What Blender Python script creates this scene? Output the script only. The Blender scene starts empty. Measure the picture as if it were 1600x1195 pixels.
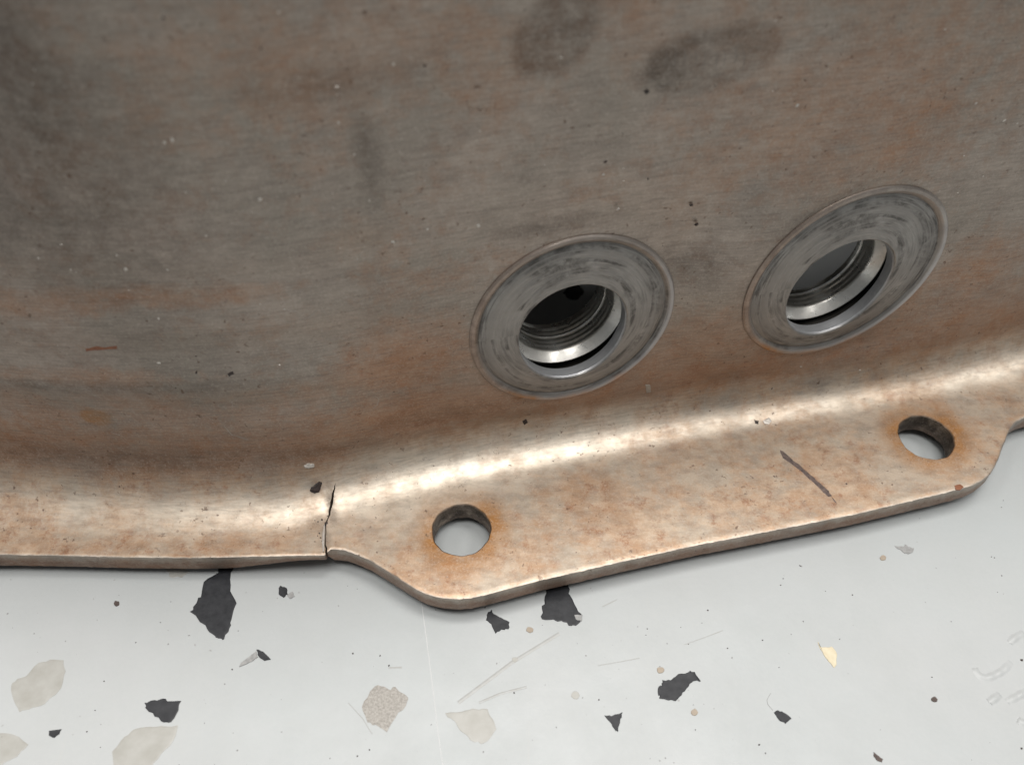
import bpy, bmesh, math, random
import numpy as np
from mathutils import Vector, Matrix

# ------------------------------------------------------------------ camera, light, exposure
scene = bpy.context.scene
R = math.radians
FPX, PW, PH = 1350.0, 1600, 1195          # focal length in photo pixels, photo size
PITCH = R(50)
CAM = np.array([0.0, 0.0, 0.140])
cam_d = bpy.data.cameras.new('camera')
cam = bpy.data.objects.new('camera', cam_d)
scene.collection.objects.link(cam)
cam.location = CAM
cam.rotation_euler = (R(40), 0, 0)
cam_d.sensor_width = 36.0
cam_d.lens = FPX / PW * 36.0
cam_d.clip_start = 0.005
cam_d.clip_end = 50
cam_d.dof.use_dof = True
cam_d.dof.focus_distance = 0.152
cam_d.dof.aperture_fstop = 18
scene.camera = cam

world = bpy.data.worlds.new('World')
scene.world = world
world.use_nodes = True
bg = world.node_tree.nodes['Background']
bg.inputs[0].default_value = (0.93, 0.97, 1.0, 1)
bg.inputs[1].default_value = 0.13


def area(name, loc, target, sx, sy, power, col=(1, 0.975, 0.94)):
    d = bpy.data.lights.new(name, 'AREA')
    d.shape = 'RECTANGLE'
    d.size, d.size_y = sx, sy
    d.energy = power
    d.color = col
    o = bpy.data.objects.new(name, d)
    scene.collection.objects.link(o)
    o.location = loc
    v = Vector(target) - Vector(loc)
    o.rotation_euler = v.to_track_quat('-Z', 'Y').to_euler()
    return o


# workshop ceiling tubes
area('ceiling_lamp', (-0.10, -0.32, 2.3), (0, 0.1, 0), 1.2, 0.70, 30)
area('ceiling_lamp', (1.45, -0.20, 2.3), (0, 0.1, 0), 0.9, 0.50, 17)
area('ceiling_lamp', (-1.6, 0.2, 2.3), (0, 0.1, 0), 1.0, 0.50, 16)
area('ceiling_lamp', (0.1, 0.55, 2.3), (0, 0.1, 0), 1.4, 0.50, 40)

vs = scene.view_settings
vs.view_transform = 'Standard'
vs.look = 'None'
vs.gamma = 1
vs.use_curve_mapping = False
vs.exposure = 0.0
scene.render.resolution_x, scene.render.resolution_y = 1024, 764
scene.render.engine = 'CYCLES'
scene.cycles.max_bounces = 8

rng = random.Random(7)
nrg = np.random.default_rng(7)
COL = scene.collection

# ------------------------------------------------------------------ pixel -> ray
FW = np.array([0, math.cos(PITCH), -math.sin(PITCH)])
UP = np.array([0, math.sin(PITCH), math.cos(PITCH)])
RT = np.array([1.0, 0, 0])


def ray(px, py):
    d = FW * FPX + RT * (px - PW / 2) + UP * (PH / 2 - py)
    return d / np.linalg.norm(d)


def onz(px, py, z):
    d = ray(px, py)
    return CAM + d * ((z - CAM[2]) / d[2])


# ------------------------------------------------------------------ helpers
def mesh_obj(name, verts, faces, mat, parent=None, smooth=False, sharp=None):
    me = bpy.data.meshes.new(name)
    me.from_pydata([tuple(v) for v in verts], [], faces)
    me.update()
    o = bpy.data.objects.new(name, me)
    COL.objects.link(o)
    if mat:
        me.materials.append(mat)
    if parent:
        o.parent = parent
        o.matrix_parent_inverse = Matrix.Translation(parent.location).inverted()
    if smooth:
        me.polygons.foreach_set('use_smooth', [True] * len(me.polygons))
        if sharp:
            me.set_sharp_from_angle(angle=R(sharp))
    return o


class NT:
    """small node-tree builder"""
    def __init__(s, name):
        s.m = bpy.data.materials.new(name)
        s.m.use_nodes = True
        s.t = s.m.node_tree
        s.b = s.t.nodes['Principled BSDF']

    def n(s, typ, **kw):
        nd = s.t.nodes.new(typ)
        for k, v in kw.items():
            if k.startswith('_'):
                setattr(nd, k[1:], v)
            else:
                nd.inputs[k].default_value = v
        return nd

    def l(s, a, b):
        s.t.links.new(a, b)

    def coord(s, scale=(1, 1, 1), rot=(0, 0, 0)):
        tc = s.n('ShaderNodeTexCoord')
        mp = s.n('ShaderNodeMapping', Scale=scale, Rotation=rot)
        s.l(tc.outputs['Object'], mp.inputs[0])
        return mp.outputs[0]

    def noise(s, co, scale, detail=4, rough=0.55, dist=0):
        nd = s.n('ShaderNodeTexNoise', Scale=scale, Detail=detail, Roughness=rough, Distortion=dist)
        s.l(co, nd.inputs['Vector'])
        return nd.outputs['Fac']

    def ramp(s, fac, a, b, lo=0.0, hi=1.0):
        nd = s.n('ShaderNodeMapRange', _clamp=True)
        nd.inputs[1].default_value = a
        nd.inputs[2].default_value = b
        nd.inputs[3].default_value = lo
        nd.inputs[4].default_value = hi
        s.l(fac, nd.inputs[0])
        return nd.outputs[0]

    def math(s, op, a, b=None, clamp=False):
        nd = s.n('ShaderNodeMath', _operation=op, _use_clamp=clamp)
        for i, v in enumerate((a, b)):
            if v is None:
                continue
            if isinstance(v, (int, float)):
                nd.inputs[i].default_value = v
            else:
                s.l(v, nd.inputs[i])
        return nd.outputs[0]

    def mix(s, fac, a, b):
        nd = s.n('ShaderNodeMix', _data_type='RGBA')
        for i, v in ((0, fac), (6, a), (7, b)):
            if isinstance(v, (int, float)):
                nd.inputs[i].default_value = v
            elif isinstance(v, tuple):
                nd.inputs[i].default_value = (*v, 1)
            else:
                s.l(v, nd.inputs[i])
        return nd.outputs[2]

    def attr(s, name):
        return s.n('ShaderNodeAttribute', _attribute_name=name).outputs['Fac']

    def bump(s, h, strength, dist):
        nd = s.n('ShaderNodeBump', Strength=strength, Distance=dist)
        s.l(h, nd.inputs['Height'])
        s.l(nd.outputs[0], s.b.inputs['Normal'])

    def set(s, **kw):
        for k, v in kw.items():
            inp = s.b.inputs[k.replace('_', ' ')]
            if isinstance(v, (int, float)):
                inp.default_value = v
            elif isinstance(v, tuple):
                inp.default_value = (*v, 1)
            else:
                s.l(v, inp)
        return s


# ------------------------------------------------------------------ materials
def mat_steel():
    t = NT('weathered_steel')
    co = t.coord()
    st = t.coord((0.10, 0.22, 1.0))
    big = t.noise(co, 42, 5, 0.68, 0.4)
    mid = t.noise(co, 210, 6, 0.74)
    fine = t.noise(co, 800, 5, 0.72)
    grain = t.noise(co, 2600, 3, 0.7)
    streak = t.noise(st, 2600, 4, 0.7)
    streak2 = t.noise(st, 620, 5, 0.7, 0.3)
    rust, soot_shade, glow = t.attr('rust'), t.attr('soot_shade'), t.attr('painted_sheen')
    steel = t.mix(t.ramp(big, 0.38, 0.62), (0.295, 0.258, 0.220), (0.375, 0.316, 0.270))
    steel = t.mix(t.ramp(mid, 0.42, 0.66, 0, 0.55), steel, (0.275, 0.233, 0.202))
    steel = t.mix(t.ramp(streak2, 0.48, 0.72, 0, 0.28), steel, (0.150, 0.125, 0.108))
    rm = t.math('ADD', rust, t.math('MULTIPLY', t.math('SUBTRACT', t.noise(co, 85, 6, 0.72), 0.5), 1.1))
    rm = t.math('ADD', rm, t.math('MULTIPLY', t.math('SUBTRACT', t.noise(co, 420, 5, 0.75), 0.5), 1.0))
    rm = t.ramp(rm, 0.18, 0.80)
    cop = t.mix(t.ramp(mid, 0.36, 0.60), (0.495, 0.385, 0.285), (0.390, 0.255, 0.162))
    cop = t.mix(t.ramp(t.noise(co, 330, 6, 0.78), 0.53, 0.64, 0, 0.75), cop, (0.285, 0.140, 0.075))
    cop = t.mix(t.ramp(t.noise(co, 75, 6, 0.72), 0.47, 0.60, 0, 0.8), cop, (0.430, 0.370, 0.298))
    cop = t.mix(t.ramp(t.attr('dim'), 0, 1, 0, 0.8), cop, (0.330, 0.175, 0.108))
    c = t.mix(rm, steel, cop)
    org = t.attr('orange')
    om = t.math('MULTIPLY', org, t.ramp(mid, 0.30, 0.55, 0.45, 1.0))
    c = t.mix(om, c, (0.33, 0.155, 0.045))
    # painted highlight on bend and edge, broken up by the tarnish
    wm = t.math('MULTIPLY', glow, t.ramp(mid, 0.38, 0.66, 1.0, 0.45))
    c = t.mix(wm, c, (0.88, 0.80, 0.68))
    sm = t.math('MULTIPLY', soot_shade, t.ramp(t.noise(co, 420, 5, 0.72), 0.30, 0.58, 0.35, 1.0))
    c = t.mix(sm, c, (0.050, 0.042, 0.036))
    pits = t.ramp(t.noise(co, 1150, 3, 0.55), 0.645, 0.70)
    pits = t.math('MULTIPLY', pits, t.ramp(t.noise(co, 130, 3, 0.6), 0.40, 0.60))
    c = t.mix(t.math('MULTIPLY', pits, 0.75), c, (0.11, 0.060, 0.038))
    c = t.mix(t.ramp(streak, 0.42, 0.66, 0.0, 0.30), c, (0.10, 0.085, 0.075))
    c = t.mix(t.ramp(grain, 0.50, 0.75, 0.0, 0.30), c, (0.60, 0.54, 0.48))
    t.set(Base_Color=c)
    ro = t.math('ADD', t.ramp(mid, 0.35, 0.65, 0.40, 0.47), t.math('MULTIPLY', rm, 0.06))
    ro = t.math('ADD', ro, t.math('MULTIPLY', sm, 0.2))
    ro = t.math('ADD', ro, t.math('MULTIPLY', t.attr('dull'), 0.16))
    t.set(Roughness=ro, Metallic=t.ramp(rm, 0, 1, 0.86, 0.60))
    h = t.math('ADD', t.math('MULTIPLY', fine, 0.5), t.math('MULTIPLY', streak, 0.35))
    h = t.math('ADD', h, t.math('MULTIPLY', mid, 0.08))
    h = t.math('SUBTRACT', h, t.math('MULTIPLY', pits, 0.5))
    t.bump(h, 0.35, 0.00014)
    return t.m


def mat_boss():
    t = NT('machined_boss_steel')
    tc = t.n('ShaderNodeTexCoord')
    sep = t.n('ShaderNodeSeparateXYZ')
    t.l(tc.outputs['Object'], sep.inputs[0])
    rr = t.math('SQRT', t.math('ADD', t.math('MULTIPLY', sep.outputs[0], sep.outputs[0]),
                               t.math('MULTIPLY', sep.outputs[1], sep.outputs[1])))
    an = t.math('ARCTAN2', sep.outputs[1], sep.outputs[0])
    cb = t.n('ShaderNodeCombineXYZ')
    t.l(rr, cb.inputs[0])
    t.l(t.math('MULTIPLY', an, 0.0011), cb.inputs[1])
    t.l(sep.outputs[2], cb.inputs[2])
    rings = t.noise(cb.outputs[0], 2400, 4, 0.7, 0.2)
    rings2 = t.noise(cb.outputs[0], 800, 3, 0.6, 0.4)
    co = t.coord()
    mid = t.noise(co, 260, 7, 0.72, 0.3)
    big = t.noise(co, 75, 4, 0.6)
    c = t.mix(t.ramp(rings, 0.32, 0.68), (0.165, 0.162, 0.157), (0.34, 0.325, 0.305))
    c = t.mix(t.ramp(big, 0.42, 0.62, 0, 0.6), c, (0.33, 0.312, 0.29))
    c = t.mix(t.ramp(mid, 0.40, 0.65, 0, 0.45), c, (0.25, 0.235, 0.22))
    dk = t.math('MULTIPLY', t.ramp(rings2, 0.50, 0.62), t.ramp(mid, 0.42, 0.58))
    c = t.mix(t.math('MULTIPLY', dk, 0.75), c, (0.06, 0.056, 0.052))
    edge = t.math('MULTIPLY', t.ramp(rr, 0.0140, 0.0160), t.ramp(rr, 0.0172, 0.0180, 1, 0))
    dk2 = t.math('MULTIPLY', edge, t.math('MULTIPLY', t.ramp(rings, 0.42, 0.6), t.ramp(big, 0.38, 0.56)))
    c = t.mix(t.math('MULTIPLY', dk2, 0.85), c, (0.055, 0.05, 0.047))
    c = t.mix(t.attr('rust'), c, t.mix(t.ramp(mid, 0.35, 0.62), (0.40, 0.32, 0.265), (0.25, 0.19, 0.155)))
    c = t.mix(t.math('MULTIPLY', t.attr('orange'), t.ramp(mid, 0.35, 0.6)), c, (0.42, 0.17, 0.02))
    c = t.mix(t.attr('shine'), c, (0.74, 0.77, 0.82))  # bluish light on bore wall and rim painted into the colour
    t.set(Base_Color=c, Metallic=0.75, Roughness=t.ramp(mid, 0.3, 0.7, 0.36, 0.52))
    h = t.math('ADD', rings, t.math('MULTIPLY', mid, 0.8))
    t.bump(h, 0.4, 0.00016)
    return t.m


def mat_bore():
    t = NT('bright_bore_steel')
    co = t.coord()
    mid = t.noise(co, 420, 4, 0.6)
    c = t.mix(t.ramp(mid, 0.35, 0.7), (0.80, 0.79, 0.75), (0.50, 0.48, 0.44))
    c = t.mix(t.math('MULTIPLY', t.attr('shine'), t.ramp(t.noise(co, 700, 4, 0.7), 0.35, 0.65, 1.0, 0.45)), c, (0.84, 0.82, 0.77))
    t.set(Base_Color=c, Metallic=t.ramp(t.attr('shine'), 0, 1, 0.85, 0.5), Roughness=t.ramp(mid, 0.3, 0.7, 0.22, 0.45))
    t.bump(mid, 0.3, 0.0001)
    return t.m


def mat_plain(name, col, rough=0.6, metal=0.0, var=0.3, scale=600, bump=0.2, col2=None):
    t = NT(name)
    co = t.coord()
    a = t.noise(co, scale, 4, 0.6)
    c2 = col2 or tuple(v * (1 - var) for v in col)
    t.set(Base_Color=t.mix(t.ramp(a, 0.3, 0.7), col, c2), Roughness=rough, Metallic=metal)
    t.bump(a, bump, 0.0001)
    return t.m


def mat_floor():
    t = NT('white_epoxy_floor')
    co = t.coord()
    big = t.noise(co, 14, 4, 0.6)
    mid = t.noise(co, 90, 5, 0.62)
    fine = t.noise(co, 1400, 3, 0.6)
    c = t.mix(t.ramp(big, 0.3, 0.7), (0.372, 0.398, 0.403), (0.408, 0.418, 0.420))
    c = t.mix(t.ramp(mid, 0.35, 0.85, 0, 0.5), c, (0.340, 0.356, 0.352))
    c = t.mix(t.ramp(fine, 0.35, 0.75, 0, 0.14), c, (0.45, 0.45, 0.44))
    sp = t.ramp(t.noise(co, 760, 1, 0.4), 0.80, 0.83)
    c = t.mix(t.math('MULTIPLY', sp, 0.6), c, (0.22, 0.21, 0.20))
    sc = t.noise(t.coord((1, 0.06, 1), (0, 0, R(-52))), 420, 3, 0.6)
    c = t.mix(t.math('MULTIPLY', t.ramp(sc, 0.66, 0.74), 0.16), c, (0.42, 0.41, 0.39))
    t.set(Base_Color=c, Roughness=t.ramp(mid, 0.3, 0.7, 0.40, 0.50))
    t.b.inputs['IOR'].default_value = 1.45
    h = t.math('ADD', t.math('MULTIPLY', mid, 1.0), t.math('MULTIPLY', fine, 0.08))
    t.bump(h, 0.18, 0.0006)
    return t.m


STEEL, BOSS, BORE, FLOOR = mat_steel(), mat_boss(), mat_bore(), mat_floor()
INNER = mat_plain('dull_inner_ring', (0.06, 0.055, 0.048), 0.6, 0.3)
BLACK = mat_plain('black_flake', (0.010, 0.011, 0.014), 0.5, 0, 0.3, 700, 0.5, (0.026, 0.027, 0.031))
BLACK.node_tree.nodes['Principled BSDF'].inputs['Specular IOR Level'].default_value = 0.3
BEIGE = mat_plain('beige_flake', (0.290, 0.283, 0.256), 0.42, 0, 0.2, 350, 0.1, (0.352, 0.347, 0.325))
GREYF = mat_plain('grey_flake', (0.36, 0.34, 0.31), 0.5, 0, 0.3, 2600, 0.4, (0.20, 0.185, 0.165))
TAN = mat_plain('tan_flake', (0.32, 0.265, 0.20), 0.5, 0, 0.3, 1500, 0.3, (0.28, 0.23, 0.18))
CREAM = mat_plain('cream_flake', (0.60, 0.54, 0.40), 0.45, 0, 0.2, 900, 0.3, (0.52, 0.45, 0.31))
BROWN = mat_plain('brown_flake', (0.075, 0.05, 0.042), 0.6, 0, 0.4, 2000, 0.4)
SMEAR = mat_plain('grey_smear', (0.20, 0.20, 0.197), 0.5, 0, 0.3, 1600, 0.3, (0.32, 0.32, 0.315))
WHITE = mat_plain('pale_line', (0.53, 0.54, 0.54), 0.4, 0, 0.05)
GRIME = mat_plain('burnt_grime', (0.008, 0.006, 0.006), 0.5, 0, 0.3, 2500, 0.8, (0.035, 0.018, 0.012))
MARK = mat_plain('dark_pencil_streak', (0.17, 0.125, 0.11), 0.5, 0.4, 0.4, 1500, 0.5, (0.055, 0.042, 0.04))
REDM = mat_plain('red_brown_streak', (0.26, 0.10, 0.05), 0.55, 0.3, 0.3, 2200, 0.3)
SMUDGE = mat_plain('grey_smudge', (0.16, 0.145, 0.132), 0.5, 0.6, 0.3, 1800, 0.3, (0.22, 0.195, 0.175))
FAINT = mat_plain('faint_scratch', (0.42, 0.385, 0.345), 0.4, 0.6, 0.3, 2500, 0.3, (0.32, 0.29, 0.26))
CHALK = mat_plain('pale_scratch', (0.62, 0.58, 0.53), 0.45, 0.4, 0.3, 2500, 0.3)

# ------------------------------------------------------------------ floor
ZF = 0.0065            # top of the flange
THK = 0.0044           # sheet thickness
S = 1.2
floor = mesh_obj('floor', [(-S, -S, 0), (S, -S, 0), (S, S, 0), (-S, S, 0),
                           (-S, -S, -.02), (S, -S, -.02), (S, S, -.02), (-S, S, -.02)],
                 [(0, 1, 2, 3), (7, 6, 5, 4), (0, 4, 5, 1), (1, 5, 6, 2), (2, 6, 7, 3), (3, 7, 4, 0)], FLOOR)
floor['kind'] = 'structure'
floor['label'] = 'white coated floor sprinkled with black and beige flakes'


def roughen(poly, amp, n=3):
    """subdivide a polygon's outline and jitter it so edges look torn"""
    out = []
    for i, a in enumerate(poly):
        b = poly[(i + 1) % len(poly)]
        for k in range(n):
            f = k / n
            j = amp if k else amp * .3
            out.append((a[0] + (b[0] - a[0]) * f + rng.uniform(-j, j), a[1] + (b[1] - a[1]) * f + rng.uniform(-j, j)))
    return out


def floor_chip(name, poly_px, mat, h=0.00012, amp=1.0):
    pts = [onz(x, y, 0)[:2] for x, y in roughen(poly_px, amp)]
    c = np.mean(pts, axis=0)
    n = len(pts)
    v = [(p[0], p[1], -0.0002) for p in pts] + [(p[0], p[1], h * .6) for p in pts]
    v += [(c[0] + (p[0] - c[0]) * .93, c[1] + (p[1] - c[1]) * .93, h) for p in pts]
    fs = []
    for i in range(n):
        j = (i + 1) % n
        fs += [(i, j, n + j, n + i), (n + i, n + j, 2 * n + j, 2 * n + i)]
    fs.append(tuple(range(2 * n, 3 * n)))
    return mesh_obj(name, v, fs, mat, floor)


def Z(ox, oy, s, pts):
    return [(ox + x / s, oy + y / s) for x, y in pts]


zA = lambda p: Z(0, 640, 2.153, p)
zB = lambda p: Z(600, 640, 2.153, p)
zC = lambda p: Z(1000, 880, 2.667, p)
zD = lambda p: Z(1080, 540, 2.846, p)
chips = [
    (zA([(735, 548), (745, 515), (790, 510), (778, 545), (775, 610), (795, 650), (780, 705), (770, 735), (755, 772), (735, 768), (715, 755), (690, 725), (640, 680), (660, 650), (675, 630), (685, 580)]), BLACK),
    (zA([(487, 985), (520, 975), (550, 972), (575, 980), (610, 978), (600, 1010), (575, 1050), (550, 1050), (520, 1030), (495, 1008)]), BLACK),
    (zA([(863, 806), (885, 812), (912, 840), (890, 845), (872, 832)]), BLACK),
    (zA([(945, 592), (965, 600), (968, 620), (955, 632), (938, 620), (938, 600)]), BLACK),
    (zA([(165, 1080), (208, 1074), (200, 1090), (182, 1103), (165, 1095)]), BLACK),
    (zA([(38, 930), (60, 905), (95, 890), (130, 850), (170, 840), (215, 842), (222, 880), (205, 935), (150, 990), (110, 1000), (65, 1015), (45, 975)]), BEIGE),
    (zA([(600, 1060), (585, 1110), (540, 1160), (510, 1205), (380, 1215), (378, 1150), (420, 1100), (450, 1075), (520, 1065)]), BEIGE),
    (zA([(-20, 1080), (40, 1090), (95, 1125), (60, 1165), (0, 1198), (-30, 1200)]), BEIGE),
    (zA([(1270, 925), (1310, 940), (1330, 932), (1372, 965), (1365, 995), (1330, 1035), (1300, 1085), (1265, 1060), (1235, 1050), (1218, 1000), (1245, 945)]), GREYF),
    (zA([(555, 530), (600, 530), (640, 545), (610, 565), (570, 562)]), BEIGE),
    (zB([(350, 680), (362, 672), (375, 690), (395, 700), (422, 715), (418, 738), (395, 740), (375, 752), (360, 720), (342, 708)]), BLACK),
    (zB([(545, 605), (550, 580), (612, 575), (620, 595), (625, 625), (650, 670), (665, 700), (655, 720), (630, 728), (605, 715), (570, 706), (532, 705), (530, 670), (540, 640)]), BLACK),
    (zB([(935, 908), (965, 910), (990, 890), (1025, 880), (1045, 882), (1065, 912), (1040, 912), (1025, 930), (1005, 950), (985, 975), (960, 978), (930, 972), (922, 960), (925, 930), (935, 930)]), BLACK),
    (zB([(742, 1028), (765, 1030), (803, 1016), (795, 1040), (788, 1080), (780, 1080), (765, 1055)]), BLACK),
    (zB([(1325, 1010), (1345, 1018), (1370, 1038), (1350, 1055), (1330, 1045), (1312, 1018)]), BLACK),
    (zB([(205, 1020), (260, 1015), (300, 1005), (350, 1008), (365, 1040), (378, 1075), (350, 1110), (325, 1122), (290, 1110), (262, 1085), (240, 1050)]), BEIGE),
    (zC([(740, 325), (755, 350), (800, 345), (820, 380), (818, 425), (805, 432), (780, 400), (760, 370)]), CREAM),
    (zC([(972, 785), (985, 795), (1012, 815), (1008, 828), (990, 822), (975, 805)]), BROWN),
    (zD([(905, 890), (945, 895), (950, 882), (965, 895), (990, 900), (985, 918), (965, 928), (940, 918)]), SMEAR),
]


def disc_px(cx, cy, r, n=9, sq=0.9):
    return [(cx + r * math.cos(2 * math.pi * k / n) * rng.uniform(.8, 1.15), cy + sq * r * math.sin(2 * math.pi * k / n) * rng.uniform(.8, 1.15)) for k in range(n)]


for cx, cy, r, m in [(zA([(392, 652)])[0] + (5, BROWN)), (zB([(490, 740)])[0] + (6, TAN)), (zB([(930, 875)])[0] + (6, TAN)),
                     (zB([(645, 960)])[0] + (7, BEIGE)), (zB([(1043, 1017)])[0] + (6, TAN)), (zD([(853, 942)])[0] + (5, TAN)),
                     (zC([(1227, 566)])[0] + (5, BROWN)), (zB([(440, 840)])[0] + (5, BEIGE))]:
    chips.append((disc_px(cx, cy, r), m))
for poly, m in chips:
    size = max(max(p[0] for p in poly) - min(p[0] for p in poly), max(p[1] for p in poly) - min(p[1] for p in poly))
    floor_chip('flake', poly, m, 0.00006 if m in (BEIGE, GREYF) else 0.00012, amp=min(2.0, size * .04))
# a black flake on the floor inside the housing, seen through the port
pc = onz(895, 456, 0)
floor_chip('flake', [(895 + dx * 1.0, 456 + dy) for dx, dy in [(-16, 2), (-4, -10), (8, -12), (18, 0), (8, 12), (-6, 12)]], BLACK, amp=1)
for p in [zA([(805, 865), (812, 850), (845, 825), (862, 812), (868, 832), (840, 850)]), zA([(965, 622), (985, 612), (992, 628), (975, 636)]),
          zB([(640, 690), (668, 690), (665, 712), (645, 706)])]:
    floor_chip('smear', p, SMEAR, 0.00014, amp=.8)


def ribbon(name, pts, w, h, mat, parent):
    """flat strip with thickness lying on the floor along a polyline of floor points"""
    v, fs = [], []
    n = len(pts)
    for i, p in enumerate(pts):
        a, b = pts[max(i - 1, 0)], pts[min(i + 1, n - 1)]
        d = np.array([b[0] - a[0], b[1] - a[1]])
        d /= np.linalg.norm(d)
        q = np.array([-d[1], d[0]]) * w / 2
        v += [(p[0] - q[0], p[1] - q[1], -1e-4), (p[0] - q[0] * .6, p[1] - q[1] * .6, h), (p[0] + q[0] * .6, p[1] + q[1] * .6, h), (p[0] + q[0], p[1] + q[1], -1e-4)]
    for i in range(n - 1):
        k = 4 * i
        for j in range(3):
            fs.append((k + j, k + j + 1, k + 5 + j, k + 4 + j))
    return mesh_obj(name, v, fs, mat, parent, True)


ribbon('seam_line', [onz(x, y, 0)[:2] for x, y in [(652, 880), (660, 950), (668, 1010), (677, 1080), (684, 1140), (694, 1210)]], 0.00022, 0.00006, WHITE, floor)
ribbon('hair', [onz(x, y, 0)[:2] for x, y in zC([(545, 541), (535, 555), (529, 570), (533, 588), (545, 602), (553, 612)])], 0.00007, 0.00008, SMEAR, floor)
def hump(name, pts, w, h, mat, parent):
    P = catmull([(a[0], a[1]) for a in [pts[0]] + list(pts) + [pts[-1]]], False, .0004)
    n, v, fs, K = len(P), [], [], 9
    for i, p in enumerate(P):
        d = P[min(i + 1, n - 1)] - P[max(i - 1, 0)]
        d = d / max(1e-9, np.linalg.norm(d))
        q = np.array([-d[1], d[0]])
        env = math.sin(math.pi * (i + .02) / (n - .96)) ** .8 * (1 + .3 * math.sin(i * 1.7))
        for k in range(K):
            u = -1 + 2 * k / (K - 1)
            v.append((p[0] + q[0] * u * w / 2, p[1] + q[1] * u * w / 2, -.00003 + h * env * (.5 + .5 * math.cos(math.pi * u))))
    for i in range(n - 1):
        for k in range(K - 1):
            fs.append((i * K + k, i * K + k + 1, (i + 1) * K + k + 1, (i + 1) * K + k))
    return mesh_obj(name, v, fs, mat, parent, True)


def catmull(pts, closed, step):
    pts = np.array(pts, float)
    n = len(pts)
    out = []
    for i in range(n if closed else n - 1):
        if closed:
            p0, p1, p2, p3 = pts[(i - 1) % n], pts[i], pts[(i + 1) % n], pts[(i + 2) % n]
        else:
            p0, p1, p2, p3 = pts[max(i - 1, 0)], pts[i], pts[i + 1], pts[min(i + 2, n - 1)]
        k = max(2, int(np.linalg.norm(p2 - p1) / step))
        for j in range(k):
            t = j / k
            out.append(.5 * ((2 * p1) + (-p0 + p2) * t + (2 * p0 - 5 * p1 + 4 * p2 - p3) * t * t + (-p0 + 3 * p1 - 3 * p2 + p3) * t ** 3))
    return np.array(out)


SCUFF = mat_plain('faint_scuff', (0.325, 0.322, 0.305), 0.45, 0, 0.2, 900, 0.1, (0.375, 0.385, 0.382))
for pts, w in [([(250, 985), (330, 925), (430, 850), (520, 795), (590, 752)], .0009), ([(320, 985), (390, 955), (480, 932)], .0006), ([(735, 662), (760, 650), (785, 638)], .0003),
               ([(720, 860), (790, 848), (860, 835)], .0002), ([(1010, 790), (1080, 765), (1140, 742)], .0002), ([(-120, 985), (-70, 1040), (-40, 1090)], .0002), ([(15, 868), (60, 866)], .0004)]:
    ribbon('scuff', [onz(x, y, 0)[:2] for x, y in zB(pts)], w, 0.00003, SCUFF, floor)
# raised blisters in the coating
for pts in [[(1395, 435), (1410, 462), (1440, 476), (1480, 465), (1520, 440), (1545, 410)], [(1540, 330), (1570, 305), (1600, 290)],
            [(1455, 578), (1480, 560), (1500, 545)], [(1530, 575), (1560, 560), (1600, 540), (1650, 520)], [(1575, 650), (1600, 665), (1640, 670)]]:
    hump('coating_blister', [onz(x, y, 0)[:2] for x, y in zC(pts)], 0.0017, 0.00030, FLOOR, floor)

# dust and grit on the floor, one joined mesh
def specks(name, centers, mat, parent, normals=None):
    v, fs = [], []
    for i, (c, r) in enumerate(centers):
        nrm = np.array(normals[i]) if normals is not None else np.array([0, 0, 1.0])
        t = np.cross(nrm, [0.3, 0.2, 0.9]) if abs(nrm[2]) < .9 else np.cross(nrm, [1.0, 0.2, 0])
        t /= np.linalg.norm(t)
        b = np.cross(nrm, t)
        k0 = len(v)
        m = 6
        a0 = rng.uniform(0, 6.28)
        el = rng.uniform(.45, 1)
        for k in range(m):
            a = 2 * math.pi * k / m
            x, y = r * math.cos(a) * rng.uniform(.7, 1.2), el * r * math.sin(a) * rng.uniform(.7, 1.2)
            x, y = x * math.cos(a0) - y * math.sin(a0), x * math.sin(a0) + y * math.cos(a0)
            v.append(np.array(c) + t * x + b * y - nrm * 5e-5)
        v.append(np.array(c) + nrm * r * .35)
        for k in range(m):
            fs.append((k0 + k, k0 + (k + 1) % m, k0 + m))
    o = mesh_obj(name, v, fs, mat, parent)
    o['kind'] = 'stuff'
    return o


named = [((283, 195), 4.5), ((30, 272), 3.5), ((25, 298), 3), ((258, 248), 3), ((170, 266), 3), ((202, 336), 3), ((579, 433), 3.6), ((885, 131), 4),
         ((680, 241), 4), ((1297, 242), 3), ((1590, 770), 5), ((1002, 692), 3), ((523, 790), 4), ((832, 315), 3.5), ((1590, 402), 7), ((1475, 566), 5), ((1498, 550), 4), ((1550, 574), 5)]
dark, grey = [], []
for (x, y), r in named:
    px, py = zC([(x, y)])[0]
    dark.append((onz(px, py, 0), r / 2.667 * 0.00015))
for (x, y) in zD([(1388, 688), (1380, 718), (1016, 768), (1335, 938), (1348, 942), (398, 1064), (716, 1107), (75, 1175), (485, 978)]):
    dark.append((onz(x, y, 0), rng.uniform(.00016, .00032)))
for (x, y) in zA([(575, 645), (400, 624), (320, 1010), (1187, 819), (688, 1053), (1243, 1143), (540, 715), (350, 912), (1023, 548), (1170, 592)]):
    dark.append((onz(x, y, 0), rng.uniform(.00015, .00032)))
for i in range(420):
    x, y = rng.uniform(-100, 1700), rng.uniform(860, 1260)
    (dark if rng.random() < .35 else grey).append((onz(x, y, 0), 0.00007 + rng.random() ** 3 * .00022))
specks('grit', dark, GRIME, floor)
specks('dust', grey, SMEAR, floor)

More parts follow.
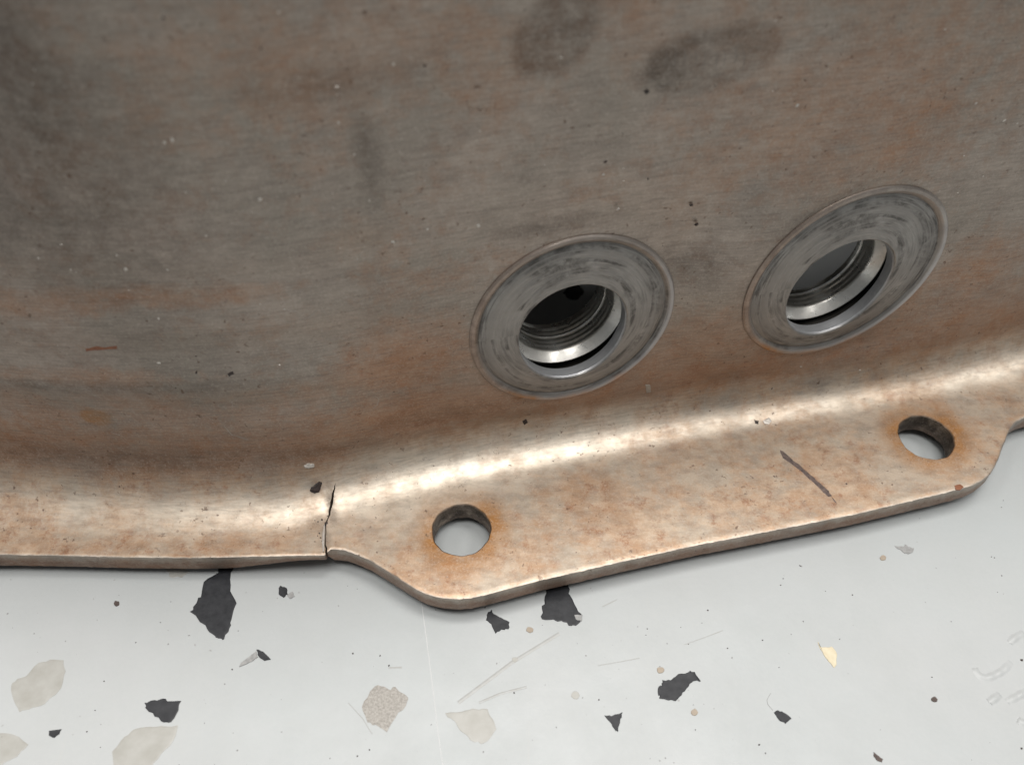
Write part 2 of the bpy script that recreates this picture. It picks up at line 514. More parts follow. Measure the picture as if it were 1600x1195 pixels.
# ------------------------------------------------------------------ bell housing geometry
wall_pts = [(-95, 89.8), (-75, 87.6), (-58, 86.9), (-45, 87.3), (-35, 88.6), (-23, 91.4), (-12, 94.5), (0, 97.4), (12, 100.1), (24, 102.8), (37, 105.6),
            (50, 108.3), (63, 111.0), (76, 113.8), (90, 117.2), (104, 121.2), (125, 128.5), (150, 142), (172, 165), (185, 195), (190, 230), (180, 270),
            (150, 305), (100, 328), (30, 335), (-40, 330), (-100, 310), (-140, 280), (-160, 240), (-165, 200), (-160, 160), (-148, 128), (-128, 103), (-112, 94.5)]
path = catmull(wall_pts, True, 0.25) / 1000
# resample: fine where the photo looks, coarse elsewhere
seg = np.linalg.norm(np.diff(np.vstack([path, path[:1]]), axis=0), axis=1)
arc = np.concatenate([[0], np.cumsum(seg)])
pp = np.vstack([path, path[:1]])
for _ in range(120):                       # smooth small kinks of the spline
    q = pp[:-1]
    q = .5 * q + .25 * np.roll(q, 1, 0) + .25 * np.roll(q, -1, 0)
    pp = np.vstack([q, q[:1]])
ss, s = [], 0.0
while s < arc[-1] - 0.0003:
    ss.append(s)
    x = np.interp(s, arc, pp[:, 0])
    y = np.interp(s, arc, pp[:, 1])
    s += 0.0005 if (y < .15 and -.112 < x < .122) else 0.004
ss = np.array(ss)


def path_at(s):
    s = np.mod(s, arc[-1])
    return np.stack([np.interp(s, arc, pp[:, 0]), np.interp(s, arc, pp[:, 1])], -1)


wp = path_at(ss)
tg = path_at(ss + .001) - path_at(ss - .001)
tg /= np.linalg.norm(tg, axis=1)[:, None]
no = np.stack([tg[:, 1], -tg[:, 0]], -1)          # outward (path runs counter-clockwise seen from above)
front_x, front_y = None, None
m_front = (wp[:, 1] < .15) & (np.abs(wp[:, 0]) < .13)
order = np.argsort(wp[m_front, 0])
front_x, front_y = wp[m_front, 0][order], wp[m_front, 1][order]
front_az = np.arctan(np.gradient(front_y, front_x))


def sstep(a, b, x):
    t = np.clip((x - a) / (b - a), 0, 1)
    return t * t * (3 - 2 * t)


def fillet_r(x):
    return .0112 - .0034 * sstep(-.052, -.018, x)


LEAN = math.tan(R(2.0))


def wall_disp(x, z):
    """small swells of the pressed sheet, outward positive"""
    lf = 1 - sstep(-.045, -.005, x)
    d = .00030 * np.sin((z - .018) / .0135 * 2 * np.pi) * lf * sstep(.018, .03, z) * (1 - sstep(.055, .075, z))
    d = d + .0002 * np.sin(x * 95 + z * 60) * sstep(.02, .05, z)
    r = np.hypot((x + .094) / .044, (z - .110) / .064)
    d = d - .022 * (1 - sstep(.30, 1.0, r)) * (x < .0)
    return d - sstep(.02, .2, z) * 0


# outer edge of the flange, photo pixels on the flange's top plane
edge_px = [(-60, 866), (0, 866), (100, 867.5), (200, 870), (300, 871), (400, 869), (450, 867.5), (508, 867), (511, 866), (512.5, 857), (530, 858), (540, 859.5), (560, 867), (580, 876),
           (610, 895), (640, 914), (652, 921), (665, 927), (678, 931), (690, 933.5), (712, 935.5), (735, 934), (760, 928.5), (790, 920.5), (840, 907), (972, 877), (1080, 853), (1240, 822), (1340, 802), (1466, 772),
           (1500, 763.5), (1519, 758), (1535, 750), (1547, 740), (1556, 727), (1562, 712), (1567, 698), (1574, 680), (1580, 668), (1588, 658), (1600, 652), (1625, 645), (1680, 634)]
edge = np.array([onz(x, y, ZF)[:2] for x, y in edge_px])


def ray_poly(o, d):
    best = None
    a, b = edge[:-1], edge[1:]
    e = b - a
    den = d[0] * e[:, 1] - d[1] * e[:, 0]
    w = a - o
    t = (w[:, 0] * e[:, 1] - w[:, 1] * e[:, 0]) / np.where(abs(den) < 1e-12, 1e-12, den)
    u = (w[:, 0] * d[1] - w[:, 1] * d[0]) / np.where(abs(den) < 1e-12, 1e-12, den)
    ok = (u >= -1e-6) & (u <= 1 + 1e-6) & (t > 0.004) & (t < .06)
    return t[ok].min() if ok.any() else None


width = np.full(len(ss), .0165)
for i in range(len(ss)):
    if wp[i, 1] < .16 and abs(wp[i, 0]) < .13:
        t = ray_poly(wp[i], no[i])
        if t is not None:
            width[i] = t
# small filing marks on the edge
width += nrg.normal(0, 1, len(ss)) * 0.00003

NW, NF, NL, NI = 150, 22, 30, 26
ZTOP = .125


def thick_at(x_edge):
    """flange edge thins towards the crack on the left flange"""
    return THK - .0024 * sstep(-.052, -.0335, x_edge) * (x_edge < -.0316)


def shell():
    verts = []
    rows = None
    n = len(ss)
    for i in range(n):
        x0 = wp[i, 0]
        r = float(fillet_r(x0))
        prof = []                       # (m outward, z)
        zs = np.linspace(ZTOP, ZF + r, NW)
        for z in zs:
            m = -(z - ZF - r) * LEAN
            prof.append([m, z])
        for k in range(1, NF + 1):
            a = math.pi / 2 * k / NF
            prof.append([r - r * math.cos(a), ZF + r - r * math.sin(a)])
        L = width[i]
        ex = wp[i, 0] + no[i, 0] * L
        th = float(thick_at(ex))
        ch = .00013
        lip = .00031 + .00004 * math.sin(i * .31) + .00003 * math.sin(i * .83 + 1)
        for k in range(1, NL + 1):
            prof.append([r + (L - lip - r) * k / NL, ZF])
        prof.append([L, ZF - ch])
        prof.append([L + .00015, ZF - th * .5])
        prof.append([L - .00005, ZF - th + .0003])
        prof.append([L - .0004, ZF - th])
        nb = len(prof)
        # underside and inside of the sheet
        for k in range(1, 9):
            f = k / 8
            prof.append([L - .0004 + (r - (L - .0004)) * f, ZF - (th + (THK - th) * sstep(0, .5, f))])
        for k in range(1, 9):
            a = math.pi / 2 * k / 8
            rr = r + THK
            prof.append([r - rr * math.sin(a), ZF - THK + rr * (1 - math.cos(a))])
        for z in np.linspace(ZF + r, ZTOP, 10)[1:]:
            prof.append([-THK - (z - ZF - r) * LEAN, z])
        P = np.array(prof)
        X = wp[i, 0] + no[i, 0] * P[:, 0]
        Y = wp[i, 1] + no[i, 1] * P[:, 0]
        if wp[i, 1] < .16:
            d = np.zeros(len(P))
            d[:NW] = wall_disp(np.full(NW, x0), P[:NW, 1])
            X += no[i, 0] * d
            Y += no[i, 1] * d
            # gentle unevenness of flange
        rows = len(P)
        verts.append(np.stack([X, Y, P[:, 1]], -1))
    V = np.concatenate(verts)
    n_r = rows
    I = np.arange(n)[:, None]
    K = np.arange(n_r)[None, :]
    a = (I * n_r + K).ravel()
    b = (I * n_r + (K + 1) % n_r).ravel()
    c = (((I + 1) % n) * n_r + (K + 1) % n_r).ravel()
    d = (((I + 1) % n) * n_r + K).ravel()
    F = np.stack([a, b, c, d], -1)
    return V, F, n_r


def surf_inside(p):
    x, y, z = p
    w = np.interp(x, front_x, front_y)
    az = np.interp(x, front_x, front_az)
    m = (w - y) * math.cos(az)
    r = float(fillet_r(x))
    if z > ZF + r:
        return m < -(z - ZF - r) * LEAN + float(wall_disp(np.float64(x), np.float64(z)))
    if m < 0:
        return True
    if m < r:
        return z < ZF + r - math.sqrt(max(0, r * r - (r - m) ** 2))
    return z < ZF


def surf_hit(px, py):
    d = ray(px, py)
    t = .06
    while t < .4 and not surf_inside(CAM + d * t):
        t += .0004
    lo, hi = t - .0004, t
    for _ in range(18):
        mid = (lo + hi) / 2
        if surf_inside(CAM + d * mid):
            hi = mid
        else:
            lo = mid
    p = CAM + d * hi
    az = float(np.interp(p[0], front_x, front_az))
    w = float(np.interp(p[0], front_x, front_y))
    m = (w - p[1]) * math.cos(az)
    r = float(fillet_r(p[0]))
    tn = np.array([math.cos(az), math.sin(az), 0])
    out = np.array([math.sin(az), -math.cos(az), 0])
    if p[2] >= ZF + r:
        nr = out + np.array([0, 0, LEAN])
    elif m < r:
        th = math.asin(min(1, max(0, (r - m) / r)))     # 0 at the flange tangent
        nr = math.sin(th) * out + math.cos(th) * np.array([0, 0, 1.0])
    else:
        nr = np.array([0, 0, 1.0])
    nr /= np.linalg.norm(nr)
    return p, nr, tn, np.cross(nr, tn)


# the thing
housing = bpy.data.objects.new('bell_housing', None)
COL.objects.link(housing)
housing.location = (0.01, 0.20, 0)
housing.empty_display_size = .05
housing['label'] = 'weathered brown steel bell housing with bolt flange and two bored ports, lying on white floor'
housing['category'] = 'bell housing'

V, F, ROWS = shell()
bosses = []
for (px, py, rad, haz, hel) in [(896, 505, .0180, 15.0, 4.0), (1319, 432, .0190, 16.0, 0.5)]:
    p, nr, tn, bt = surf_hit(px, py)
    n = np.array([math.sin(R(haz)) * math.cos(R(hel)), -math.cos(R(haz)) * math.cos(R(hel)), math.sin(R(hel))])
    bosses.append((Vector(p), Vector(n), rad))
    d = V - p                                   # the sheet is dressed flat round each port
    h = d @ n
    q = np.linalg.norm(d - h[:, None] * n, axis=1) / rad
    w = (1 - sstep(1.0, 1.75, q)) * (np.abs(h) < .025) * sstep(ZF + .006, ZF + .011, V[:, 2])
    back = (np.arange(len(V)) % ROWS) >= NW + NF + NL + 4
    V = V - (np.where(back, h + THK, h) * w)[:, None] * n

tmp = bpy.data.meshes.new('shell_tmp')
tmp.vertices.add(len(V))
tmp.vertices.foreach_set('co', V.ravel())
tmp.loops.add(F.size)
tmp.loops.foreach_set('vertex_index', F.ravel())
tmp.polygons.add(len(F))
tmp.polygons.foreach_set('loop_start', np.arange(0, F.size, 4))
tmp.polygons.foreach_set('loop_total', np.full(len(F), 4))
tmp.update(calc_edges=True)
sh = bpy.data.objects.new('shell', tmp)
COL.objects.link(sh)
bm = bmesh.new()
bm.from_mesh(tmp)
bmesh.ops.recalc_face_normals(bm, faces=bm.faces)
bm.to_mesh(tmp)
bm.free()

# bolt holes, ports, crack -> cutters
def frame(c, n):
    n = Vector(n).normalized()
    x = Vector((0, 0, 1)).cross(n)
    if x.length < .1:
        x = Vector((1, 0, 0))
    x.normalize()
    y = n.cross(x)
    m = Matrix((x, y, n)).transposed().to_4x4()
    m.translation = Vector(c)
    return m


def lathe_mesh(profile, nseg, closed=True, wob=None):
    """profile: (r, h) list; axis = local z"""
    v, fs = [], []
    n = len(profile)
    for k in range(nseg):
        a = 2 * math.pi * k / nseg
        for j, (r, h) in enumerate(profile):
            rr = r * (1 + (wob(a, j) if wob else 0))
            v.append((rr * math.cos(a), rr * math.sin(a), h))
    for k in range(nseg):
        k2 = (k + 1) % nseg
        for j in range(n if closed else n - 1):
            j2 = (j + 1) % n
            fs.append((k * n + j, k2 * n + j, k2 * n + j2, k * n + j2))
    return v, fs


def cyl(c, n, rad, h0, h1, nseg=72, wob=None, cham=0.0):
    v, fs = [], []
    hs = [(h0, rad), (h1, rad)]
    if cham:
        hs = [(h0, rad), (-cham, rad), (0, rad + cham), (.0006, rad + cham + .0006), (h1, rad + cham + .0006)]
    for h, r_ in hs:
        for k in range(nseg):
            a = 2 * math.pi * k / nseg
            rr = r_ * (1 + (wob(a) if wob else 0))
            v.append((rr * math.cos(a), rr * math.sin(a), h))
    for j in range(len(hs) - 1):
        for k in range(nseg):
            k2 = (k + 1) % nseg
            fs.append((j * nseg + k, j * nseg + k2, (j + 1) * nseg + k2, (j + 1) * nseg + k))
    fs.append(tuple(range(nseg - 1, -1, -1)))
    fs.append(tuple(range((len(hs) - 1) * nseg, len(hs) * nseg)))
    o = mesh_obj('cutter', v, fs, None)
    o.matrix_world = frame(c, n)
    return o


cutters = []
for p, n, rad in bosses:
    cutters.append(cyl(p, n, rad - .0012, -.03, .03, 96))
hole_c = [onz(721, 827, ZF), onz(1447.5, 682.5, ZF)]
for hc in hole_c:
    cutters.append(cyl(hc, (0, 0, 1), .00508, -.02, .02, 64, lambda a: .010 * math.sin(5 * a + 1) + .008 * math.sin(11 * a) + .006 * math.sin(17 * a + 2), cham=.00022))

# crack cutter: rectangular sections along the crack
crack_px = [(512, 876), (509.5, 862), (508.5, 845), (509, 826), (511, 813), (515, 801), (518, 788), (520, 775), (523, 762), (525, 754)]
crack_w = [.0007, .00045, .00022, .00020, .00034, .00046, .00060, .00050, .00028, .00006]
cp, cw = [], []
for i in range(len(crack_px) - 1):                      # ragged, not a ruled line
    for f in (0, .34, .67):
        j = 0 if f == 0 else 1.1
        cp.append((crack_px[i][0] * (1 - f) + crack_px[i + 1][0] * f + rng.uniform(-j, j), crack_px[i][1] * (1 - f) + crack_px[i + 1][1] * f))
        cw.append((crack_w[i] * (1 - f) + crack_w[i + 1] * f) * (1 if f == 0 else rng.uniform(.7, 1.3)))
crack_px, crack_w = cp + [crack_px[-1]], cw + [crack_w[-1]]
v, fs = [], []
for (x, y), w in zip(crack_px, crack_w):
    p, nr, tn, bt = surf_hit(x, y)
    for s1, s2 in ((-1, 1), (1, 1), (.5, -1), (-.5, -1)):
        dep = .002 if s2 > 0 else -.0028
        v.append(p + tn * s1 * w / 2 + nr * dep)
for i in range(len(crack_px) - 1):
    k = 4 * i
    for j in range(4):
        fs.append((k + j, k + (j + 1) % 4, k + 4 + (j + 1) % 4, k + 4 + j))
fs += [(3, 2, 1, 0), tuple(4 * (len(crack_px) - 1) + j for j in range(4))]
cutters.append(mesh_obj('cutter', v, fs, None))
for c in cutters:
    b2 = bmesh.new()
    b2.from_mesh(c.data)
    bmesh.ops.recalc_face_normals(b2, faces=b2.faces)
    b2.to_mesh(c.data)
    b2.free()
    md = sh.modifiers.new('cut', 'BOOLEAN')
    md.operation = 'DIFFERENCE'
    md.solver = 'EXACT'
    md.object = c
dg = bpy.context.evaluated_depsgraph_get()
me = bpy.data.meshes.new_from_object(sh.evaluated_get(dg))
sh.modifiers.clear()
sh.data = me
for c in cutters:
    bpy.data.objects.remove(c)
me.materials.clear()
me.materials.append(STEEL)
me.polygons.foreach_set('use_smooth', [True] * len(me.polygons))
me.set_sharp_from_angle(angle=R(34))
sh.parent = housing
sh.matrix_parent_inverse = Matrix.Translation(housing.location).inverted()

# ---- stains on the real surface, plus painted highlights, reflections and corner shade
co = np.empty(len(me.vertices) * 3)
me.vertices.foreach_get('co', co)
co = co.reshape(-1, 3)
rust = np.zeros(len(co))
soot_shade = np.zeros(len(co))
orange = np.zeros(len(co))
painted_sheen = np.zeros(len(co))


def stain(arr, px, py, ru, rv, amt, rot=0, soft=1.0, power=1):
    """elliptical stain the surface point under a photo pixel; ru, rv in mm along / across the sheet"""
    p, nr, tn, bt = surf_hit(px, py)
    d = co - p
    u, v_ = d @ tn, d @ bt
    h = d @ nr
    c, s_ = math.cos(R(rot)), math.sin(R(rot))
    a = (u * c + v_ * s_) / (ru / 1000)
    b = (-u * s_ + v_ * c) / (rv / 1000)
    q = np.sqrt(a * a + b * b)
    w = np.clip((1 + soft - q) / (2 * soft) if soft < 1 else 1 - q / 2, 0, 1)
    w = w * w * (3 - 2 * w) * (np.abs(h) < .012)
    np.maximum(arr, w * amt, out=arr)


X_, Y_, Z_ = co[:, 0], co[:, 1], co[:, 2]
wfr = np.interp(X_, front_x, front_y)
mm = (wfr - Y_)
# general tint: the flange and the foot of the wall are browner than the upper wall
base = .50 * sstep(.004, .012, mm) + .10
base = np.where(Z_ > ZF + .002, .70 - .55 * sstep(.013, .042, Z_), np.maximum(base, .80))
base += .22 * sstep(.055, .09, Z_) * sstep(-.02, .05, X_)
rust = np.maximum(rust, base)
for a in [(640, 560, 12, 8, .85), (690, 640, 18, 6, 1.0), (980, 650, 22, 4.5, 1.0), (1090, 590, 22, 6, .95), (1400, 520, 16, 6, .62), (1530, 430, 10, 10, .60), (250, 465, 22, 2.2, .55), (60, 475, 12, 2.6, .6),  # narrow left-hand bands paint reflections into the sheet colour
          (150, 590, 18, 2.2, .62), (250, 740, 26, 4, .8), (420, 745, 14, 3.5, .75), (950, 780, 12, 5, .85), (1130, 745, 16, 6, .85), (1330, 740, 12, 5, .78), (800, 860, 8, 4, .7),
          (1450, 600, 22, 3, .6), (560, 120, 30, 12, .42), (1350, 180, 30, 16, .50), (300, 830, 10, 5, .6), (500, 830, 5, 4, .75), (640, 420, 14, 8, .3)]:
    stain(rust, *a)  # rust stains, plus the painted reflection bands on the left
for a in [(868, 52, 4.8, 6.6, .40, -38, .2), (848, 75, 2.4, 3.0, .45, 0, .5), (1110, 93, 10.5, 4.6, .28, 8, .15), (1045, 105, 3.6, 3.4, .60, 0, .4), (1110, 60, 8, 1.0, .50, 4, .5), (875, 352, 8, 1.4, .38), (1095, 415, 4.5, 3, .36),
          (1265, 330, 8, 1.2, .4, 28), (60, 300, 16, 14, .35), (30, 120, 5, 18, .5), (160, 260, 10, 12, .25), (575, 250, 1.6, 7, .4), (200, 718, 34, 2.6, .42), (430, 715, 20, 2.0, .32), (120, 605, 26, 1.4, .34),  # includes painted top-left corner shade and dark reflection bands on the left
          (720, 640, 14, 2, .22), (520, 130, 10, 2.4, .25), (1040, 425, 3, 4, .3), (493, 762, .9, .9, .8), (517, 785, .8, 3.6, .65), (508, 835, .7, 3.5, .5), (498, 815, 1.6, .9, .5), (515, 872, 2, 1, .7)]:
    stain(soot_shade, *a)
stain(orange, 150, 651, 2.6, 1.9, .62, 0, .25)
for a in [(815, 613, 1.6, .5, .8, 0, .4), (1235, 547, 2.6, .35, .9, 0, .4), (1245, 660, 3, .6, .4), (490, 815, 3, 2, .5), (560, 370, 4, 2, .12)]:
    stain(orange, *a)
for a in [(760, 722, 24, 4.2, 1.0), (640, 748, 16, 4.6, .9), (920, 692, 16, 3.6, .9), (1545, 578, 15, 3.8, .8), (150, 790, 26, 3.0, .35), (350, 800, 16, 3.0, .6), (560, 790, 8, 5, .65), (470, 795, 6, 4, .6),  # bend highlight painted as pale sheet colour
          (1250, 645, 24, 2.6, .45), (640, 790, 10, 4.5, .5), (1080, 668, 14, 3, .5)]:
    stain(painted_sheen, *a)
# bolt holes: brown halo, dirty bore
bores = []
for hc in hole_c:
    d = np.hypot(X_ - hc[0], Y_ - hc[1])
    ring = (1 - sstep(.0053, .0108, d)) * (Z_ > ZF - .0003) * (Z_ < ZF + .003)
    ring *= .78 + .22 * np.sin(np.arctan2(Y_ - hc[1], X_ - hc[0]) * 2 + 1.2)
    orange = np.maximum(orange, ring * 1.1)
    bore = (d < .0054) & (Z_ < ZF - .0001)
    soot_shade = np.where(bore, np.maximum(soot_shade, .88), soot_shade)
    rust = np.where(bore, 1.0, rust)
    bores.append(bore)
# edge highlight painted pale along the top arris, the sawn edge is greyer
arr_lip = (Z_ < ZF - .00006) & (Z_ > ZF - .0004) & (mm > .010) & (Y_ < .13)
painted_sheen = np.where(arr_lip, .25, painted_sheen)
rust = np.where(arr_lip, .1, rust)
side = (Z_ < ZF - .0004) & (mm > .008)
rust = np.where(side, .62, rust)
soot_shade = np.where(side, np.maximum(soot_shade, .30), soot_shade)
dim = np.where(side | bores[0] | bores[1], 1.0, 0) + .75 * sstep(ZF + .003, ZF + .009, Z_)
for nm, arr in (('rust', rust), ('soot_shade', soot_shade), ('orange', orange), ('painted_sheen', painted_sheen), ('dim', dim), ('dull', 1 - sstep(-.062, -.030, X_))):
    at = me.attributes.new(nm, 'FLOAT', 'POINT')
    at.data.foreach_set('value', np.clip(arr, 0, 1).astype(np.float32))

# locating ring under the wall: the housing stands on it
v, fs = [], []
idx = np.arange(0, len(ss), 6)
for i in idx:
    for m, z in ((-.0005, ZF - THK + .0006), (-.0005, 0), (-.0055, 0), (-.0055, ZF + .004), (-.0030, ZF + .004)):
        v.append((wp[i, 0] + no[i, 0] * m, wp[i, 1] + no[i, 1] * m, z))
n = len(idx)
for i in range(n):
    a, b = i * 5, ((i + 1) % n) * 5
    for j in range(5):
        fs.append((a + j, a + (j + 1) % 5, b + (j + 1) % 5, b + j))
mesh_obj('locating_ring', v, fs, INNER, housing)

# unseen roof plate, its shaft opening sized and shifted to light the inside
v, fs = [], []
cx, cy, ro = .040, .215, .036
for i in idx:
    lean = (ZTOP - ZF - .009) * LEAN
    p = wp[i] - no[i] * (lean + .0002)
    a = math.atan2(p[1] - cy, p[0] - cx)
    for f, dz in ((0, 0), (.03, .006), (.10, .010), (1, .014), (1, .009), (.10, .005), (.03, -.002)):
        q = p + (np.array([cx + ro * math.cos(a), cy + ro * math.sin(a)]) - p) * f
        v.append((q[0], q[1], ZTOP - .001 + dz))
for i in range(n):
    a, b = i * 7, ((i + 1) % n) * 7
    for j in range(7):
        fs.append((a + j, a + (j + 1) % 7, b + (j + 1) % 7, b + j))
mesh_obj('end_plate', v, fs, STEEL, housing, True, 40)

# ------------------------------------------------------------------ port bosses
for bi, (p, n, rad) in enumerate(bosses):
    k = rad / .0182
    prof = [(.0181, .0004), (.0181, -.00020), (.0178, -.00046), (.0173, -.00046), (.0169, -.00025), (.0165, .00008), (.0160, -.00010), (.0150, -.00016), (.0135, -.00012), (.0120, -.00018), (.00985, -.00016),
            (.0097, -.00006), (.0095, .0003), (.0095, .0022), (.0116, .0024), (.0150, .0026), (.0165, .0029), (.0165, .0010)]
    prof = [(r * k, -d) for r, d in prof]
    sink = (.0017, .0024)[bi]                    # the bore sits low on its boss and is filed out downwards

    def wob(a, j, bi=bi):
        return .0025 * math.sin(2 * a + bi) + .0015 * math.sin(5 * a + 2) if 1 <= j <= 8 else 0
    v, fs = lathe_mesh(prof, 144, True, wob)
    v = np.array(v)
    wgt = 1 - sstep(.0105 * k, .0165 * k, np.hypot(v[:, 0], v[:, 1]))
    v[:, 1] = np.where(v[:, 1] < 0, v[:, 1] * (1 + .16 * wgt), v[:, 1] * (1 + .03 * wgt)) - sink * wgt
    bo = mesh_obj('port_boss', v, fs, BOSS, housing, True, 22)
    bo.matrix_parent_inverse = Matrix.Identity(4)
    bo.matrix_local = Matrix.Translation(housing.location).inverted() @ frame(p, n)
    bo['label'] = 'scuffed round port boss beside a dark smudge' if bi == 0 else 'scuffed round port boss with bright lower rim'
    vc = np.array(v)
    rr, aa = np.hypot(vc[:, 0], vc[:, 1]) / k, np.degrees(np.arctan2(vc[:, 1], vc[:, 0]))
    ru = sstep(.0166, .0174, rr) * (.35 + .6 * np.clip(np.cos(np.radians(aa - 175)), 0, 1))
    og = np.zeros(len(v))
    a0 = -118 if bi == 0 else -128
    for c_, w_ in ((a0, 20), (a0 + 30, 16), (a0 + 58, 10)):
        og = np.maximum(og, np.clip(1 - abs(aa - c_) / w_, 0, 1) * sstep(.0168, .0176, rr))
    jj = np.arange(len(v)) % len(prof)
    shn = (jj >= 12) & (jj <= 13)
    for nm, arr in (('rust', ru), ('orange', og), ('shine', np.where(shn, .5, np.where((jj == 2) | (jj == 3), .35 * np.clip(np.cos(np.radians(aa + 40)), 0, 1), 0)))):  # shine paints the lit bore wall and a lower-right rim highlight
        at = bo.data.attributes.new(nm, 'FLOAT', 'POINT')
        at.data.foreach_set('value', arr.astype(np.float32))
    # threaded insert behind it
    end = (.0125, .0100)[bi]
    pr = [(.0111, .0042), (.0107, .0040), (.0095, .0055)]
    d = .0057
    while d < end - .0008:
        rb = .0094 - (d - .0057) * .10
        e = (.00010, .00022)[d > .0078] * rng.uniform(.6, 1.3)
        pr += [(rb, d), (rb - e, d + .00025), (rb - e, d + .00045), (rb - .00005, d + .0007)]
        d += .0010
    pr += [(.0090, end), (.0113, end), (.0158, .0093), (.0158, .0085), (.0113, .0080)]
    pr = [(r * k, -d) for r, d in pr]
    v, fs = lathe_mesh(pr, 112, True)
    v = [(x, y - sink - .0004, z) for x, y, z in v]
    ti = mesh_obj('threaded_insert', v, fs, BORE, None, True, 40)
    ti.parent = bo
    dz = -np.array([q[2] for q in v])
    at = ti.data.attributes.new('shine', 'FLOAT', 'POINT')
    at.data.foreach_set('value', ((dz > .0038) & (dz < .0056)).astype(np.float32))  # lit chamfer crescent painted as paler colour
    # outer collar carrying the insert from the wall
    pr = [(.0168, .0027), (.0168, .0095), (.0155, .0095), (.0155, .0027)]
    v, fs = lathe_mesh([(r * k, -d) for r, d in pr], 64, True)
    co_ = mesh_obj('collar', v, fs, INNER, None, True, 40)
    co_.parent = bo

# ------------------------------------------------------------------ small marks lying on the sheet
def surf_patch(name, poly_px, mat, h=.00006, amp=.5, n=3):
    pts = roughen(poly_px, amp, n)
    c = np.mean(pts, axis=0)
    v, nn = [], len(pts)
    pc_, nc, _, _ = surf_hit(*c)
    for f, hh in ((1.0, -.0001), (.97, h * .7), (.6, h)):
        for q in pts:
            p, nr, _, _ = surf_hit(c[0] + (q[0] - c[0]) * f, c[1] + (q[1] - c[1]) * f)
            v.append(p + nr * hh)
    v.append(pc_ + nc * h)
    fs = []
    for r_ in range(2):
        for i in range(nn):
            j = (i + 1) % nn
            fs.append((r_ * nn + i, r_ * nn + j, (r_ + 1) * nn + j, (r_ + 1) * nn + i))
    for i in range(nn):
        fs.append((2 * nn + i, 2 * nn + (i + 1) % nn, 3 * nn))
    return mesh_obj(name, v, fs, mat, housing)


zE = lambda p: Z(440, 720, 4.0, p)
surf_patch('dark_streak', zD([(392, 460), (410, 470), (440, 498), (480, 528), (530, 575), (575, 612), (605, 640), (628, 668), (615, 675), (590, 655), (545, 610), (490, 560), (440, 520), (405, 498)]), MARK, .00004, .8)
surf_patch('dark_streak', zD([(622, 670), (645, 695), (648, 705), (635, 692)]), MARK, .00004, .3, 2)
surf_patch('grime_spot', zE([(205, 145), (235, 125), (252, 130), (245, 165), (238, 195), (205, 205), (178, 190), (182, 165)]), GRIME, .00018, 1.3)
surf_patch('grime_spot', zE([(268, 385), (285, 376), (290, 392), (272, 400)]), GRIME, .0001, .4)
surf_patch('grime_spot', Z(0, 380, 2.489, [(885, 508), (905, 497), (910, 508), (890, 518)]), GRIME, .00006, .4, 2)
surf_patch('grime_spot', [(1005, 143), (1012, 139), (1015, 144), (1009, 148)], GRIME, .00008, .4, 2)
surf_patch('grime_spot', [(816, 658), (822, 654), (825, 660), (819, 664)], GRIME, .00008, .4, 2)
surf_patch('grime_spot', zD([(280, 330), (300, 335), (298, 350), (284, 346)]), GRIME, .00015, .4, 2)
surf_patch('grime_spot', zD([(1170, 622), (1195, 616), (1212, 628), (1195, 642), (1175, 640)]), REDM, .00008, .5, 2)
surf_patch('red_streak', [(133, 545), (150, 541), (165, 543), (183, 540), (184, 545), (165, 546), (148, 547), (134, 549)], REDM, .00004, .4)
surf_patch('weld_spatter', zE([(140, 25), (170, 12), (205, 18), (205, 35), (170, 45), (145, 40)]), CHALK, .0003, .6)
surf_patch('weld_spatter', zD([(318, 335), (345, 320), (358, 335), (345, 350), (325, 348)]), CHALK, .0002, .5)
surf_patch('weld_spatter', [(1008, 600), (1016, 601), (1017, 612), (1010, 614)], FAINT, .00015, .4)


def surf_ribbon(name, pts_px, w, mat, h=.00004):
    v, fs = [], []
    hit = [surf_hit(*p) for p in pts_px]
    n = len(hit)
    for i, (p, nr, _, _) in enumerate(hit):
        d = hit[min(i + 1, n - 1)][0] - hit[max(i - 1, 0)][0]
        d /= np.linalg.norm(d)
        q = np.cross(nr, d) * w / 2 * (.4 if i in (0, n - 1) else 1)
        v += [p - q - nr * 5e-5, p - q * .5 + nr * h, p + q * .5 + nr * h, p + q - nr * 5e-5]
    for i in range(n - 1):
        for j in range(3):
            fs.append((4 * i + j, 4 * i + j + 1, 4 * i + 5 + j, 4 * i + 4 + j))
    return mesh_obj(name, v, fs, mat, housing, True)


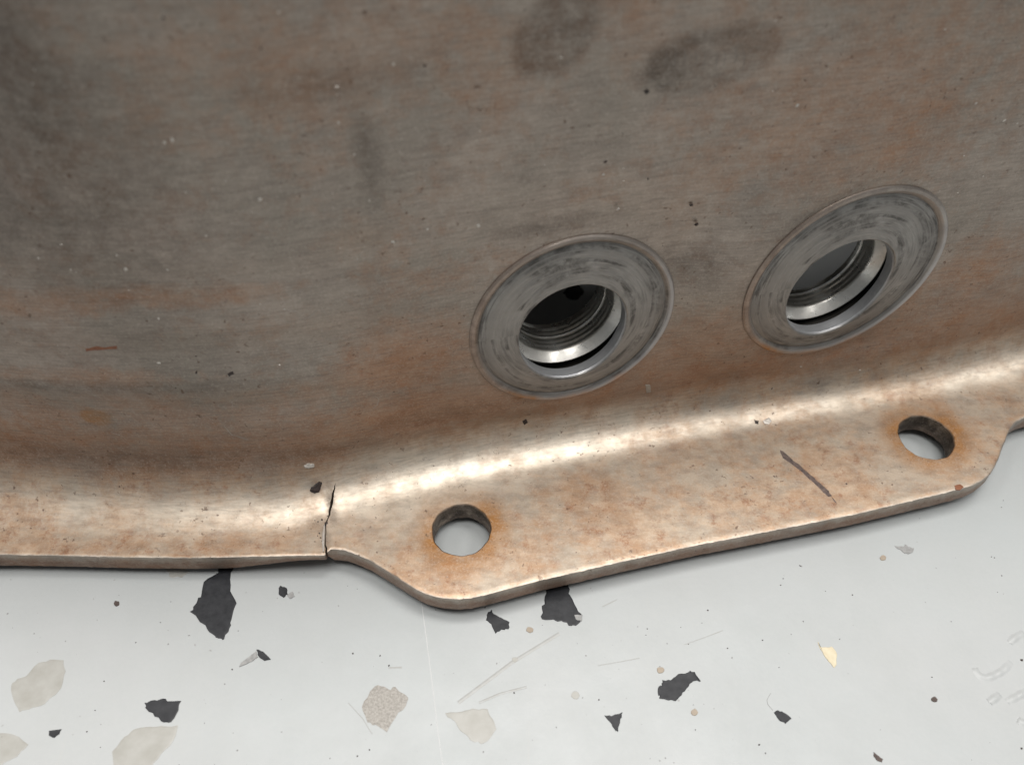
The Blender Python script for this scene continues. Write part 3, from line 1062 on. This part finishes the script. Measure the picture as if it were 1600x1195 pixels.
for k_ in range(9):
    x_ = 1042 + k_ * 15 + rng.uniform(-3, 3)
    surf_ribbon('scratch', [(x_, 76 + rng.uniform(-6, 6)), (x_ + 2, 90), (x_ - 1, 106 + rng.uniform(-8, 6))], .00022, SMUDGE, .00001)
for pts in [[(350, 665), (356, 672), (362, 679), (376, 683), (387, 687)], [(364, 635), (362, 628), (367, 624)], [(585, 618), (592, 623), (590, 632), (583, 638)],
            [(470, 500), (480, 497), (490, 490), (496, 484)], [(440, 484), (452, 485), (465, 487)], [(500, 478), (507, 488), (512, 494)], [(145, 340), (156, 338)], [(268, 300), (276, 312)],
            [(580, 335), (592, 328), (598, 324)], [(360, 350), (378, 348)], [(640, 460), (655, 452), (664, 444)], [(176, 676), (188, 680)], [(1500, 225), (1506, 219)], [(905, 660), (915, 655)]]:
    surf_ribbon('scratch', pts, .00013, FAINT)
for cx_, cy_, r_ in [(503, 812, 1.8), (497, 815, 1.3), (492, 813, 1.0), (507, 820, 1.5), (499, 833, 1.4), (501, 840, 1.6), (496, 837, 1.0), (492, 846, 1.1), (503, 845, .9), (486, 826, .8), (512, 806, 1.2)]:
    surf_patch('grime_spot', disc_px(cx_, cy_, r_, 6), GRIME, .00006, .4, 1)
# the pale lip of torn metal along the lower crack
surf_ribbon('torn_lip', [(505.5, 862), (505, 848), (505.5, 834), (507, 820)], .0005, CHALK, .00018)

pal, drk, pn, dn = [], [], [], []
for i in range(420):
    x, y = rng.uniform(-30, 1640), rng.uniform(-20, 860)
    if any(math.hypot(x - bx_, (y - by_) * 1.25) < 190 for bx_, by_ in ((893, 492), (1318, 420))):
        continue
    p, nr, _, _ = surf_hit(x, y)
    if abs(p[0]) > .105:
        continue
    if p[2] < ZF + .001:
        e = np.interp(p[0], edge[:, 0], edge[:, 1])
        if p[1] < e + .001 or any(math.hypot(p[0] - h[0], p[1] - h[1]) < .0062 for h in hole_c):
            continue
    r = (.00006 + rng.random() ** 4 * .00026) * (1.5 if y < 600 else 1)
    if rng.random() < (.22 if y < 600 else .7):
        drk.append((p, r)); dn.append(nr)
    else:
        pal.append((p, r)); pn.append(nr)
specks('pale_speck', pal, CHALK, housing, pn)
specks('dark_speck', drk, GRIME, housing, dn)
